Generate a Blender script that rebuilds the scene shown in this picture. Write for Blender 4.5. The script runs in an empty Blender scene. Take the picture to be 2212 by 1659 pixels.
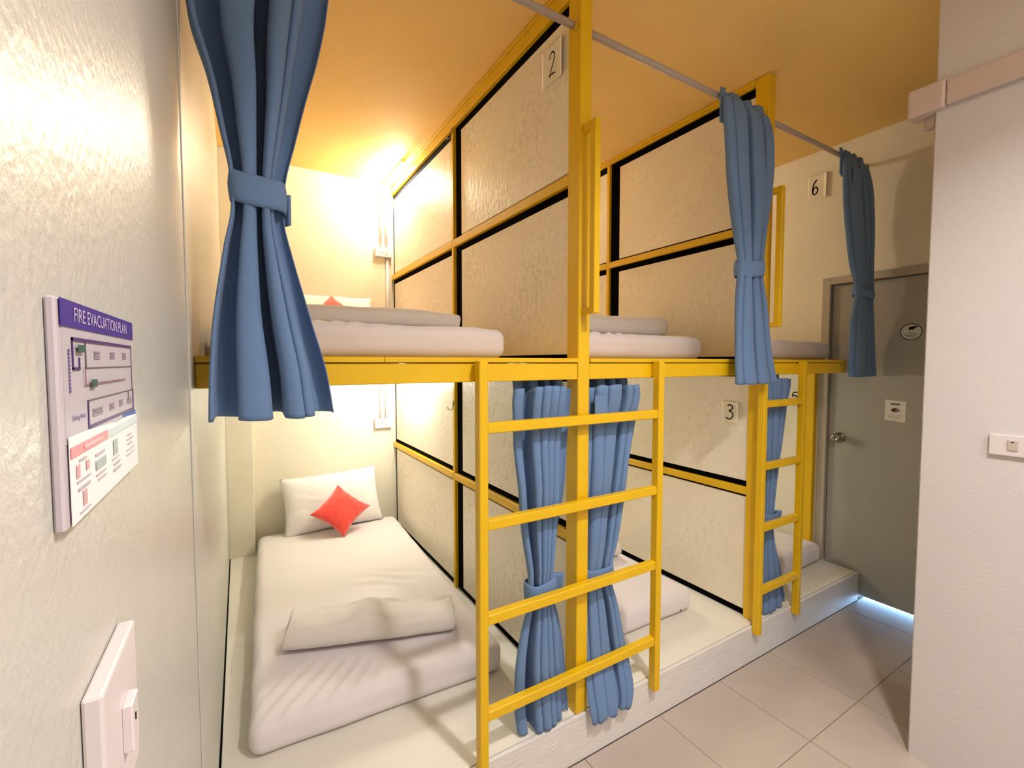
import bpy, bmesh, math, random
from mathutils import Vector, Matrix, noise

random.seed(7)
S = bpy.context.scene
COL = S.collection
PI = math.pi

# ------------------------------------------------------------------ camera
CAM_H = 1.464
cam_d = bpy.data.cameras.new('camera')
cam = bpy.data.objects.new('camera', cam_d)
COL.objects.link(cam)
cam.location = (0, 0, CAM_H)
cam.rotation_euler = (PI / 2 - math.atan(46.5 / 978.0), 0, -math.radians(31.0))
cam_d.sensor_width = 36.0
cam_d.sensor_fit = 'HORIZONTAL'
cam_d.lens = 36.0 * 978.0 / 2212.0
cam_d.clip_start = 0.01
S.camera = cam

# ------------------------------------------------------------------ world, exposure, lamps
W = bpy.data.worlds.new('world')
S.world = W
W.use_nodes = True
W.node_tree.nodes['Background'].inputs[0].default_value = (1.0, 0.93, 0.86, 1)
W.node_tree.nodes['Background'].inputs[1].default_value = 0.05
S.view_settings.view_transform = 'Standard'
S.view_settings.look = 'None'
S.view_settings.gamma = 1.0
S.view_settings.use_curve_mapping = False
S.view_settings.exposure = 0.38


def area(name, loc, rot, size, power, color, size_y=None, spread=None, shape=None):
    d = bpy.data.lights.new(name, 'AREA')
    d.energy = power
    d.color = color
    d.size = size
    if size_y:
        d.shape = 'RECTANGLE'
        d.size_y = size_y
    if shape:
        d.shape = shape
    if spread:
        d.spread = spread
    o = bpy.data.objects.new(name, d)
    o.location = loc
    o.rotation_euler = rot
    COL.objects.link(o)
    return o


# ceiling light of the room, above and behind the photographer's right shoulder
area('room_ceiling_light', (0.95, -0.12, 2.79), (0, 0, 0), 0.16, 23, (1.0, 0.955, 0.94), spread=math.radians(132), shape='DISK')
# unseen fill light added behind the camera for soft, nearly shadowless brightness
area('fill_light_back', (1.2, -1.0, 2.79), (0, 0, 0), 0.7, 18, (1.0, 0.955, 0.94), shape='DISK')
WARM = (1.0, 0.90, 0.74)
COOL = (1.0, 0.995, 0.90)


def tube_glow(x, z, power, c, yc):
    for y in (yc - 0.15, yc, yc + 0.15):
        d = bpy.data.lights.new('berth_light', 'POINT')
        d.energy = power / 3
        d.color = c
        d.shadow_soft_size = 0.012
        o = bpy.data.objects.new('berth_light', d)
        o.location = (x, y, z)
        COL.objects.link(o)


# tube lights in every berth, at the head end beside the partition
for (lx, up, lo) in ((0.975, 26.0, 14.5), (2.105, 22.0, 15.0), (2.260, 22.0, 14.0)):
    tube_glow(lx, 2.77, up, WARM, 3.27)
    tube_glow(lx, 1.352, lo, COOL, 3.0)
# daylight tube of the corridor outside, seen under the door
area('corridor_light', (3.36, 1.04, 0.016), (0, math.radians(90), 0), 0.026, 2.2, (0.30, 0.58, 1.0), size_y=0.8)


# ------------------------------------------------------------------ materials
def srgb(r, g, b):
    def f(c):
        c /= 255.0
        return c / 12.92 if c <= 0.04045 else ((c + 0.055) / 1.055) ** 2.4
    return (f(r), f(g), f(b), 1)


def mat(name, col, rough=0.6, spec=0.35, metal=0.0, bump=0.0, bscale=40.0, bdetail=4.0, stretch=(1, 1, 1),
        var=0.0, vscale=3.0, sheen=0.0, speck=None, emit=None):
    m = bpy.data.materials.new(name)
    m.use_nodes = True
    nt = m.node_tree
    b = nt.nodes['Principled BSDF']
    b.inputs['Base Color'].default_value = col
    b.inputs['Roughness'].default_value = rough
    b.inputs['Specular IOR Level'].default_value = spec
    b.inputs['Metallic'].default_value = metal
    if sheen:
        b.inputs['Sheen Weight'].default_value = sheen
        b.inputs['Sheen Roughness'].default_value = 0.6
    if emit:
        b.inputs['Emission Color'].default_value = emit[0]
        b.inputs['Emission Strength'].default_value = emit[1]
    need = bump or var or speck
    if need:
        tc = nt.nodes.new('ShaderNodeTexCoord')
        mp = nt.nodes.new('ShaderNodeMapping')
        mp.inputs['Scale'].default_value = stretch
        nt.links.new(tc.outputs['Object'], mp.inputs['Vector'])
    base = None
    if var:
        n = nt.nodes.new('ShaderNodeTexNoise')
        n.inputs['Scale'].default_value = vscale
        n.inputs['Detail'].default_value = 5
        nt.links.new(mp.outputs[0], n.inputs['Vector'])
        r = nt.nodes.new('ShaderNodeMapRange')
        r.inputs['From Min'].default_value = 0.3
        r.inputs['From Max'].default_value = 0.7
        r.inputs['To Min'].default_value = 1 - var
        r.inputs['To Max'].default_value = 1 + var * 0.5
        nt.links.new(n.outputs['Fac'], r.inputs['Value'])
        mx = nt.nodes.new('ShaderNodeVectorMath')
        mx.operation = 'SCALE'
        mx.inputs[0].default_value = col[:3]
        nt.links.new(r.outputs[0], mx.inputs['Scale'])
        nt.links.new(mx.outputs[0], b.inputs['Base Color'])
        base = mx.outputs[0]
    if speck:
        # worn patches: fine noise, masked by a broad one
        scol, sscale, lo, hi, amount = speck
        n1 = nt.nodes.new('ShaderNodeTexNoise')
        n1.inputs['Scale'].default_value = sscale
        n1.inputs['Detail'].default_value = 7
        n1.inputs['Roughness'].default_value = 0.68
        n1.inputs['Distortion'].default_value = 0.0
        nt.links.new(mp.outputs[0], n1.inputs['Vector'])
        n2 = nt.nodes.new('ShaderNodeTexNoise')
        n2.inputs['Scale'].default_value = 2.3
        n2.inputs['Detail'].default_value = 3
        nt.links.new(mp.outputs[0], n2.inputs['Vector'])
        r1 = nt.nodes.new('ShaderNodeMapRange')
        r1.inputs['From Min'].default_value = lo
        r1.inputs['From Max'].default_value = hi
        nt.links.new(n1.outputs['Fac'], r1.inputs['Value'])
        r2 = nt.nodes.new('ShaderNodeMapRange')
        r2.inputs['From Min'].default_value = 0.38
        r2.inputs['From Max'].default_value = 0.62
        nt.links.new(n2.outputs['Fac'], r2.inputs['Value'])
        mu = nt.nodes.new('ShaderNodeMath')
        mu.operation = 'MULTIPLY'
        nt.links.new(r1.outputs[0], mu.inputs[0])
        nt.links.new(r2.outputs[0], mu.inputs[1])
        mu2 = nt.nodes.new('ShaderNodeMath')
        mu2.operation = 'MULTIPLY'
        mu2.inputs[1].default_value = amount
        nt.links.new(mu.outputs[0], mu2.inputs[0])
        mix = nt.nodes.new('ShaderNodeMix')
        mix.data_type = 'RGBA'
        nt.links.new(mu2.outputs[0], mix.inputs['Factor'])
        mix.inputs[6].default_value = col
        if base:
            nt.links.new(base, mix.inputs[6])
        mix.inputs[7].default_value = scol
        nt.links.new(mix.outputs[2], b.inputs['Base Color'])
    if bump:
        n = nt.nodes.new('ShaderNodeTexNoise')
        n.inputs['Scale'].default_value = bscale
        n.inputs['Detail'].default_value = bdetail
        nt.links.new(mp.outputs[0], n.inputs['Vector'])
        bp = nt.nodes.new('ShaderNodeBump')
        bp.inputs['Strength'].default_value = min(1.0, bump)
        bp.inputs['Distance'].default_value = 0.004
        nt.links.new(n.outputs['Fac'], bp.inputs['Height'])
        nt.links.new(bp.outputs[0], b.inputs['Normal'])
    return m


M = {}
M['wall_left'] = mat('wall_paint_left', srgb(200, 199, 190), 0.34, 0.5, bump=0.28, bscale=110, var=0.03, vscale=6)
M['wall'] = mat('wall_paint', srgb(240, 232, 212), 0.6, 0.3, bump=0.3, bscale=70, var=0.02)
M['wall_right'] = mat('wall_paint_right', srgb(212, 206, 204), 0.6, 0.3, bump=0.25, bscale=80, var=0.02)
M['ceiling'] = mat('ceiling_paint', srgb(244, 206, 130), 0.7, 0.2, bump=0.15, bscale=60, var=0.04, vscale=2)
M['yellow'] = mat('yellow_gloss_paint', srgb(232, 186, 14), 0.38, 0.45, bump=0.12, bscale=35, var=0.05, vscale=9)
M['panel'] = mat('cream_panel', srgb(246, 236, 216), 0.42, 0.45, bump=0.5, bscale=38, bdetail=8, var=0.05, vscale=5,
                 speck=(srgb(170, 162, 136), 42, 0.47, 0.80, 0.75))
M['panel_far'] = mat('cream_panel_smooth', srgb(246, 236, 216), 0.45, 0.4, bump=0.3, bscale=30, bdetail=6, var=0.04, vscale=4,
                     speck=(srgb(196, 188, 164), 30, 0.50, 0.80, 0.6))
M['black'] = mat('black_backing', srgb(8, 7, 8), 0.95, 0.05)
M['platform'] = mat('platform_paint', srgb(230, 225, 212), 0.45, 0.4, bump=0.35, bscale=30, stretch=(1, 1, 6), var=0.03)
M['riser'] = mat('riser_paint', srgb(226, 222, 216), 0.5, 0.4, bump=0.6, bscale=26, stretch=(1, 1, 5), var=0.05, vscale=8)
M['tile'] = mat('floor_tile_glaze', srgb(188, 174, 162), 0.42, 0.4, bump=0.08, bscale=60, var=0.06, vscale=5)
M['grout'] = mat('grout', srgb(120, 104, 96), 0.9, 0.1)
M['door'] = mat('grey_door_paint', srgb(172, 169, 160), 0.5, 0.35, bump=0.1, bscale=50, var=0.03)
M['frame'] = mat('door_frame_paint', srgb(186, 178, 160), 0.5, 0.35, bump=0.1, bscale=40, var=0.03)
M['cloth'] = mat('blue_curtain_cloth', srgb(106, 135, 175), 0.9, 0.1, bump=0.25, bscale=420, bdetail=2, sheen=0.12, var=0.05, vscale=6)
M['sheet'] = mat('white_sheet', srgb(230, 222, 222), 0.9, 0.1, bump=0.5, bscale=9, bdetail=6, stretch=(1, 0.35, 1), sheen=0.1)
M['fleece'] = mat('white_fleece', srgb(228, 221, 212), 0.95, 0.05, bump=0.35, bscale=200, sheen=0.3)
M['pillow'] = mat('white_pillow_case', srgb(244, 238, 236), 0.9, 0.1, bump=0.4, bscale=14, bdetail=5, sheen=0.1)
M['red'] = mat('red_velvet', srgb(238, 58, 40), 0.8, 0.2, bump=0.3, bscale=20, sheen=0.7)
M['rod'] = mat('rod_white_metal', srgb(182, 168, 156), 0.45, 0.4)
M['steel'] = mat('brushed_steel', srgb(150, 145, 135), 0.3, 0.5, metal=1.0)
M['plastic'] = mat('white_plastic', srgb(222, 212, 212), 0.35, 0.5)
M['plastic_dim'] = mat('switch_rocker_plastic', srgb(196, 182, 170), 0.35, 0.5)
M['trunk'] = mat('trunking_plastic', srgb(206, 188, 180), 0.45, 0.4)
M['paper'] = mat('white_paper', srgb(240, 230, 208), 0.8, 0.2)
M['ink'] = mat('dark_brown_ink', srgb(48, 26, 22), 0.8, 0.1)
M['dark'] = mat('dark_slot', srgb(30, 28, 28), 0.7, 0.2)
M['tube'] = mat('lit_tube', (1, 1, 1, 1), 0.5, 0.2, emit=((1.0, 0.9, 0.7, 1), 9.0))
M['tube_cool'] = mat('lit_tube_cool', (1, 1, 1, 1), 0.5, 0.2, emit=((1.0, 1.0, 0.85, 1), 6.0))


def flat(name, r, g, b, rough=0.5):
    if name not in M:
        M[name] = mat(name, srgb(r, g, b), rough, 0.3)
    return M[name]


# ------------------------------------------------------------------ helpers
def wloc(p):
    v = Vector((0, 0, 0))
    while p is not None:
        v += p.location
        p = p.parent
    return v


def empty(name, loc, label=None, cat=None, group=None, kind=None, rotz=0.0):
    o = bpy.data.objects.new(name, None)
    o.empty_display_size = 0.05
    COL.objects.link(o)
    o.location = loc
    o.rotation_euler = (0, 0, rotz)
    tag(o, label, cat, group, kind)
    return o


def tag(o, label=None, cat=None, group=None, kind=None):
    if label:
        o['label'] = label
    if cat:
        o['category'] = cat
    if group:
        o['group'] = group
    if kind:
        o['kind'] = kind
    return o


def link(name, me, m, parent=None, smooth=False, loc=None):
    """verts in world space; re-centred on the parent (or on the base of the thing)."""
    me.materials.append(m) if m else None
    if smooth:
        for p in me.polygons:
            p.use_smooth = True
    o = bpy.data.objects.new(name, me)
    COL.objects.link(o)
    if parent is not None:
        o.parent = parent
        me.transform(Matrix.Translation(-wloc(parent)))
        if parent.type == 'MESH' or True:
            # own origin at own centre keeps object texture coordinates varied
            c = Vector((0, 0, 0))
            n = max(1, len(me.vertices))
            for v in me.vertices:
                c += v.co
            c /= n
            me.transform(Matrix.Translation(-c))
            o.location = c
    else:
        xs = [v.co.x for v in me.vertices]
        ys = [v.co.y for v in me.vertices]
        zs = [v.co.z for v in me.vertices]
        c = Vector(((min(xs) + max(xs)) / 2, (min(ys) + max(ys)) / 2, min(zs)))
        me.transform(Matrix.Translation(-c))
        o.location = c
    return o


def bm_obj(name, bm, m, parent=None, smooth=False):
    bmesh.ops.recalc_face_normals(bm, faces=bm.faces)
    me = bpy.data.meshes.new(name)
    bm.to_mesh(me)
    bm.free()
    return link(name, me, m, parent, smooth)


def add_box(bm, x0, x1, y0, y1, z0, z1, bevel=0.0, seg=1):
    r = bmesh.ops.create_cube(bm, size=1.0)
    vs = r['verts']
    for v in vs:
        v.co = Vector((x0 + (v.co.x + .5) * (x1 - x0), y0 + (v.co.y + .5) * (y1 - y0), z0 + (v.co.z + .5) * (z1 - z0)))
    if bevel:
        es = set()
        for v in vs:
            for e in v.link_edges:
                es.add(e)
        bmesh.ops.bevel(bm, geom=list(es), offset=bevel, segments=seg, profile=0.5, affect='EDGES')


def box(name, b, m, parent=None, bevel=0.0, seg=1):
    bm = bmesh.new()
    add_box(bm, *b, bevel=bevel, seg=seg)
    return bm_obj(name, bm, m, parent)


def boxes(name, bs, m, parent=None, bevel=0.0):
    bm = bmesh.new()
    for b in bs:
        add_box(bm, *b, bevel=bevel)
    return bm_obj(name, bm, m, parent)


def tube(bm, pts, r, seg=12, cap=True):
    rings = []
    n = len(pts)
    pts = [Vector(p) for p in pts]
    for i, p in enumerate(pts):
        d = (pts[min(i + 1, n - 1)] - pts[max(i - 1, 0)]).normalized()
        a = Vector((0, 0, 1)) if abs(d.z) < 0.9 else Vector((1, 0, 0))
        u = d.cross(a).normalized()
        w = d.cross(u).normalized()
        rings.append([bm.verts.new(p + (u * math.cos(2 * PI * k / seg) + w * math.sin(2 * PI * k / seg)) * r) for k in range(seg)])
    for i in range(n - 1):
        for k in range(seg):
            bm.faces.new((rings[i][k], rings[i][(k + 1) % seg], rings[i + 1][(k + 1) % seg], rings[i + 1][k]))
    if cap:
        bm.faces.new(rings[0])
        bm.faces.new(rings[-1][::-1])


def lathe(bm, prof, origin, axis='x', seg=28):
    """prof: (distance along axis, radius)."""
    o = Vector(origin)
    rings = []
    for (t, r) in prof:
        ring = []
        for k in range(seg):
            a = 2 * PI * k / seg
            c, s = math.cos(a) * r, math.sin(a) * r
            if axis == 'x':
                ring.append(bm.verts.new(o + Vector((t, c, s))))
            elif axis == 'z':
                ring.append(bm.verts.new(o + Vector((c, s, t))))
            else:
                ring.append(bm.verts.new(o + Vector((c, t, s))))
        rings.append(ring)
    for i in range(len(rings) - 1):
        for k in range(seg):
            bm.faces.new((rings[i][k], rings[i][(k + 1) % seg], rings[i + 1][(k + 1) % seg], rings[i + 1][k]))
    bm.faces.new(rings[0])
    bm.faces.new(rings[-1][::-1])


def prism(name, poly, z0, z1, m, parent=None, bevel=0.0):
    bm = bmesh.new()
    f = bm.faces.new([bm.verts.new((x, y, z0)) for x, y in poly])
    r = bmesh.ops.extrude_face_region(bm, geom=[f])
    for g in r['geom']:
        if isinstance(g, bmesh.types.BMVert):
            g.co.z = z1
    if bevel:
        bmesh.ops.bevel(bm, geom=list(bm.edges), offset=bevel, segments=1, affect='EDGES')
    return bm_obj(name, bm, m, parent)


# flat print on a wall: P maps (u right, v up, d out) to world
class Plane:
    def __init__(self, o, u, v):
        self.o, self.u, self.v = Vector(o), Vector(u), Vector(v)
        self.n = self.u.cross(self.v).normalized()

    def __call__(self, a, b, d=0.0):
        return self.o + self.u * a + self.v * b + self.n * d


SEPARATE = ('green_icon', 'red_icon', 'exit_marker', 'pin_hole')
TINY = ('small_print', 'room_label', 'side_lettering', 'text_lines', 'room_lines', 'route_line', 'plan_outline')


def quads(name, P, rects, m, parent, d=0.0005, th=0.0004):
    """each rect a list of 2D corners; thin printed slabs"""
    if name in SEPARATE and len(rects) > 1:
        return [quads(name, P, [r], m, parent, d, th) for r in rects][0]
    bm = bmesh.new()
    for pts in rects:
        a = [bm.verts.new(P(x, y, d + th)) for x, y in pts]
        c = [bm.verts.new(P(x, y, d)) for x, y in pts]
        n = len(pts)
        bm.faces.new(a)
        bm.faces.new(c[::-1])
        for i in range(n):
            bm.faces.new((a[i], c[i], c[(i + 1) % n], a[(i + 1) % n]))
    o = bm_obj(name, bm, m, parent)
    if name in TINY:
        o['kind'] = 'stuff'
    return o


def R(x0, x1, y0, y1):
    return [(x0, y0), (x1, y0), (x1, y1), (x0, y1)]


def frame_rects(x0, x1, y0, y1, t):
    return [R(x0, x1, y1 - t, y1), R(x0, x1, y0, y0 + t), R(x0, x0 + t, y0, y1), R(x1 - t, x1, y0, y1)]


def ell(cx, cy, rx, ry, n=24):
    return [(cx + rx * math.cos(2 * PI * k / n), cy + ry * math.sin(2 * PI * k / n)) for k in range(n)]


def catmull(pts, k=8):
    out = []
    n = len(pts)
    for i in range(n - 1):
        p0, p1, p2, p3 = pts[max(i - 1, 0)], pts[i], pts[i + 1], pts[min(i + 2, n - 1)]
        for j in range(k):
            t = j / k
            out.append(tuple(0.5 * ((2 * p1[q]) + (-p0[q] + p2[q]) * t + (2 * p0[q] - 5 * p1[q] + 4 * p2[q] - p3[q]) * t * t +
                                    (-p0[q] + 3 * p1[q] - 3 * p2[q] + p3[q]) * t ** 3) for q in range(len(p1))))
    out.append(tuple(pts[-1]))
    return out


def stroke(name, P, strokes, w, m, parent, d=0.0012):
    rects = []
    for st in strokes:
        pts = catmull(st, 6)
        for i in range(len(pts) - 1):
            a, b = Vector(pts[i]), Vector(pts[i + 1])
            t = (b - a)
            if t.length < 1e-7:
                continue
            t = t.normalized()
            n = Vector((-t.y, t.x)) * w / 2
            a2, b2 = a - t * w * 0.2, b + t * w * 0.2
            rects.append([(a2.x + n.x, a2.y + n.y), (a2.x - n.x, a2.y - n.y), (b2.x - n.x, b2.y - n.y), (b2.x + n.x, b2.y + n.y)])
    return quads(name, P, rects, m, parent, d=d, th=0.0003)


def text(name, body, P, u0, u1, v0, v1, m, parent, d=0.001, rot=False):
    c = bpy.data.curves.new('lettering', 'FONT')
    c.body = body
    c.size = 1.0
    c.resolution_u = 3
    t = bpy.data.objects.new('lettering_tmp', c)
    COL.objects.link(t)
    dg = bpy.context.evaluated_depsgraph_get()
    me = bpy.data.meshes.new_from_object(t.evaluated_get(dg))
    bpy.data.objects.remove(t)
    if rot:
        for v in me.vertices:
            v.co = Vector((v.co.y, -v.co.x, 0))
    xs = [v.co.x for v in me.vertices]
    ys = [v.co.y for v in me.vertices]
    x0, x1, y0, y1 = min(xs), max(xs), min(ys), max(ys)
    for v in me.vertices:
        a = u0 + (v.co.x - x0) / (x1 - x0) * (u1 - u0)
        b = v0 + (v.co.y - y0) / (y1 - y0) * (v1 - v0)
        v.co = P(a, b, d)
    me.materials.clear()
    return link(name, me, m, parent)


def interp(rows, z):
    """rows sorted top to bottom by z; smooth interpolation of the other values"""
    if z >= rows[0][0]:
        return list(rows[0][1:])
    for i in range(len(rows) - 1):
        a, b = rows[i], rows[i + 1]
        if a[0] >= z >= b[0]:
            t = (a[0] - z) / (a[0] - b[0])
            p0 = rows[i - 1] if i > 0 else a
            p3 = rows[i + 2] if i + 2 < len(rows) else b
            out = []
            for q in range(1, len(a)):
                # monotone-ish cubic
                m1 = (b[q] - p0[q]) / max(1e-6, (p0[0] - b[0])) * (a[0] - b[0]) if i > 0 else (b[q] - a[q])
                m2 = (p3[q] - a[q]) / max(1e-6, (a[0] - p3[0])) * (a[0] - b[0]) if i + 2 < len(rows) else (b[q] - a[q])
                h = t * t * t
                s = t * t
                out.append((2 * h - 3 * s + 1) * a[q] + (h - 2 * s + t) * m1 + (-2 * h + 3 * s) * b[q] + (h - s) * m2)
            return out
    return list(rows[-1][1:])


# ================================================================== STRUCTURE
XL = -0.088          # left wall face
XR = 2.115           # right wall face
XD = 3.23            # far wall with the door
YB = 3.52            # back wall
YF = 1.24            # front of platform and bunks
ZC = 2.82            # ceiling
PT = 0.176           # platform top


def struct(o, label=None):
    o['kind'] = 'structure'
    if label:
        o['label'] = label
    return o


struct(box('wall_left', (-0.22, XL, -1.6, 3.7, -0.02, ZC), M['wall_left']), 'glossy off-white plaster wall on the left of the room')
struct(box('wall_back', (XL, 3.45, YB, 3.66, -0.02, ZC), M['wall']), 'cream wall at the head end of the bunks')
struct(box('wall_right', (XR, 3.5, -1.6, 0.635, -0.02, ZC), M['wall_right'], bevel=0.004), 'pinkish white wall on the right edge of the room')
struct(boxes('wall_far', [(XD, 3.4, 1.485, YB, -0.02, ZC), (XD, 3.4, 0.635, 1.485, 2.0, ZC)], M['wall']), 'cream wall around the grey door at the far end')
struct(box('wall_front', (XL, XR, -1.7, -1.6, -0.02, ZC), M['wall_right']), 'white wall behind the photographer')
struct(box('ceiling', (-0.22, 3.5, -1.7, 3.7, ZC, ZC + 0.1), M['ceiling']), 'orange painted ceiling')
struct(box('trim_1', (XL, 0.062, 3.44, YB, PT, ZC), M['wall'], bevel=0.002), 'narrow cream pilaster in the corner left of the first bed')
struct(box('trim_2', (XL, -0.0855, 1.10, 1.135, 0.0, ZC), M['wall_left'], bevel=0.001), 'thin plaster ridge on the left wall beside the bunk')

floor = struct(box('floor', (-0.22, 4.0, -1.7, 3.7, -0.08, -0.004), M['grout']), 'pinkish beige tiled floor')
tile_me = {}
xs = [1.458 + 0.4 * k for k in range(-4, 6)]
ys = [0.85 + 0.4 * k for k in range(-6, 2)]
for i in range(len(xs) - 1):
    for j in range(len(ys) - 1):
        x0, x1 = max(xs[i], XL + 0.001), min(xs[i + 1], 3.6)
        y0, y1 = ys[j], min(ys[j + 1], YF - 0.002)
        if y1 - y0 < 0.02 or x1 - x0 < 0.02:
            continue
        if x0 >= XR - 0.01 and y1 <= 0.62:
            continue
        if x1 > XR and y0 < 0.635 < y1 and x0 > XR:
            y0 = 0.637
        dz = random.uniform(-0.0004, 0.0004)
        box('tile', (x0 + 0.0012, x1 - 0.0012, y0 + 0.0012, y1 - 0.0012, -0.004, dz), M['tile'], floor, bevel=0.0006)

# ------------------------------------------------------------------ door
door = empty('door_1', (3.26, 1.06, 0), 'flush grey door with a round steel knob, light showing beneath it', kind='structure')
box('door_leaf', (3.245, 3.285, 0.642, 1.436, 0.030, 1.95), M['door'], door, bevel=0.002)
fr = boxes('door_frame', [(3.218, 3.30, 1.44, 1.487, PT, 2.0), (3.218, 3.30, 0.637, 1.44, 1.955, 2.0), (3.240, 3.30, 0.6365, 0.641, 0.0, 1.955)], M['frame'], door, bevel=0.002)
bm = bmesh.new()
lathe(bm, [(0, 0.001), (0, 0.032), (-0.004, 0.033), (-0.009, 0.029), (-0.012, 0.016), (-0.03, 0.012), (-0.036, 0.02), (-0.045, 0.026), (-0.056, 0.027), (-0.064, 0.022), (-0.066, 0.012), (-0.062, 0.011), (-0.062, 0.001)], (3.245, 1.372, 0.990), 'x')
knob = bm_obj('door_knob', bm, M['steel'], door, smooth=True)
box('keyhole', (3.1822, 3.1832, 1.3705, 1.3735, 0.983, 0.997), M['dark'], knob)

# ------------------------------------------------------------------ sleeping platform
plat = empty('sleeping_platform', (1.57, 2.38, 0), 'low white painted plinth under the three lower beds with a rough front riser', 'platform')
box('riser', (XL + 0.003, XD + 0.004, YF, YF + 0.014, 0.0, PT - 0.001), M['riser'], plat, bevel=0.002)
for (a, b) in ((XL + 0.006, 1.046), (1.049, 2.178), (2.181, XD + 0.004)):
    box('top_board', (a, b, YF + 0.0165, YB - 0.001, PT - 0.02, PT), M['platform'], plat, bevel=0.0012)
box('plinth_core', (XL + 0.003, XD + 0.002, YF + 0.0145, YB - 0.001, 0.0, PT - 0.021), M['black'], plat)
boxes('wall_joint_strip', [(XL + 0.0008, XL + 0.0055, YF + 0.02, 3.44, PT - 0.01, PT + 0.0018)], M['black'], plat)  # thin black strip along the joint between platform and left wall

# ------------------------------------------------------------------ partitions
def partition(x, name_label, yv, zt, board):
    """x: centre plane. rails proud, cream boards between, black showing in the joints"""
    p = empty('partition_wall', (x, 2.4, PT), name_label, 'partition', 'partitions between the bunk bays')
    xa, xb = x - 0.023, x + 0.023       # rail faces
    pl, pr = x - 0.013, x + 0.013       # board faces
    y0, y1 = 1.315, YB - 0.002
    box('backing', (x - 0.004, x + 0.004, y0, y1, PT + 0.001, 1.40), M['black'], p)
    box('backing', (x - 0.004, x + 0.004, y0, y1, 1.48, ZC - 0.002), M['black'], p)
    ym = yv                               # upright between the boards
    lo_r, up_r = (0.802, 0.840), (2.100, 2.138)
    segs_y = ((y0 + 0.004, ym - 0.086), (ym + 0.030, y1 - 0.052))
    bands = ((PT + 0.036, lo_r[0] - 0.012), (lo_r[1] + 0.030, 1.392), (1.494, up_r[0] - 0.036), (up_r[1] + 0.010, zt - 0.046))
    for (a, b) in segs_y:
        for (c, d) in bands:
            for (u, v) in ((pl, x - 0.0045), (x + 0.0045, pr)):
                box('panel', (u, v, a, b, c, d), M[board], p, bevel=0.0015)
    for (z0, z1) in (lo_r, up_r):
        for (a, b) in ((y0, ym), (ym + 0.026, y1)):
            box('cross_rail', (xa, xb, a, b, z0, z1), M['yellow'], p, bevel=0.002)
    box('upright', (xa + 0.001, xb - 0.001, ym, ym + 0.026, PT, 1.40), M['yellow'], p, bevel=0.002)
    box('upright', (xa + 0.001, xb - 0.001, ym, ym + 0.026, 1.48, zt), M['yellow'], p, bevel=0.002)
    box('top_rail', (xa, xb, y0, y1, zt, ZC - 0.022), M['yellow'], p, bevel=0.002)
    box('top_rail', (xa - 0.004, xb + 0.004, y0, y1, ZC - 0.021, ZC - 0.001), M['yellow'], p, bevel=0.002)
    return p


P1X, P2X = 1.048, 2.178
part1 = partition(P1X, 'cream panelled partition with yellow rails nearest the camera, marked 2 at the top', 2.333, 2.742, 'panel')
part2 = partition(P2X, 'cream panelled partition with yellow rails farther from the camera, marked 3 low down', 2.316, 2.788, 'panel_far')

# ------------------------------------------------------------------ steel bunk frame
bf = empty('bunk_bed', (1.57, 1.27, PT), 'bright yellow welded steel frame of posts and beams carrying the upper beds', 'bunk frame')


def post(x0, x1, zb=PT):
    return box('post', (x0, x1, 1.247, 1.314, zb, ZC - 0.002), M['yellow'], bf, bevel=0.003)


po1 = post(1.022, 1.074)
po2 = post(2.152, 2.206)


def handle(parent, x0, x1):
    b = 0.027
    boxes('grab_handle', [(x0, x1, 1.178, 1.178 + b, 1.632, 2.281), (x0, x1, 1.178 + b - 0.001, 1.2475, 2.281 - b, 2.2805), (x0, x1, 1.178 + b - 0.001, 1.2475, 1.632, 1.632 + b * 0.8)],
          M['yellow'], parent, bevel=0.002)


handle(po1, 1.031, 1.056)
handle(po2, 2.160, 2.186)
for (a, b) in ((XL + 0.001, 1.021), (1.075, 2.151), (2.207, 3.006)):
    box('front_beam', (a, b, 1.250, 1.300, 1.404, 1.461), M['yellow'], bf, bevel=0.002)
# deck boards with a yellow lip that shows as a thin strip over the beam, in lengths
prism('deck_board', [(XL + 0.001, 1.262), (1.021, 1.262), (1.021, YB - 0.001), (XL + 0.001, YB - 0.001)], 1.462, 1.479, M['yellow'], bf)
prism('deck_board', [(1.077, 1.262), (2.151, 1.262), (2.151, YB - 0.001), (1.077, YB - 0.001)], 1.462, 1.479, M['yellow'], bf)
prism('deck_board', [(2.208, 1.262), (3.006, 1.262), (3.07, 1.34), (3.13, 1.36), (3.20, 1.44), (3.21, 1.50), (XD - 0.001, 1.50), (XD - 0.001, YB - 0.001), (2.208, YB - 0.001)], 1.462, 1.479, M['yellow'], bf)
for (a, b) in ((XL + 0.001, 0.34), (0.341, 1.0205), (1.076, 1.575), (1.576, 2.1505), (2.208, 2.56), (2.561, 3.006)):
    box('edge_strip', (a, b, 1.2445, 1.2615, 1.4645, 1.479), M['yellow'], bf, bevel=0.0012)
for (a, b) in ((XL + 0.001, 1.024), (1.072, 2.154), (2.202, 3.229)):
    box('soffit_board', (a, b, 1.345, YB - 0.001, 1.402, 1.410), M['wall'], bf)
box('end_post', (3.188, 3.229, 1.500, 1.562, PT, 1.401), M['yellow'], bf, bevel=0.003)
for (a, b) in ((XL + 0.001, 1.021), (1.075, 2.151), (2.207, 3.006)):
    bm = bmesh.new()
    tube(bm, [(a, 1.322, 1.425), (b, 1.322, 1.425)], 0.009)
    bm_obj('under_rod', bm, M['rod'], bf, smooth=True)


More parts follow.
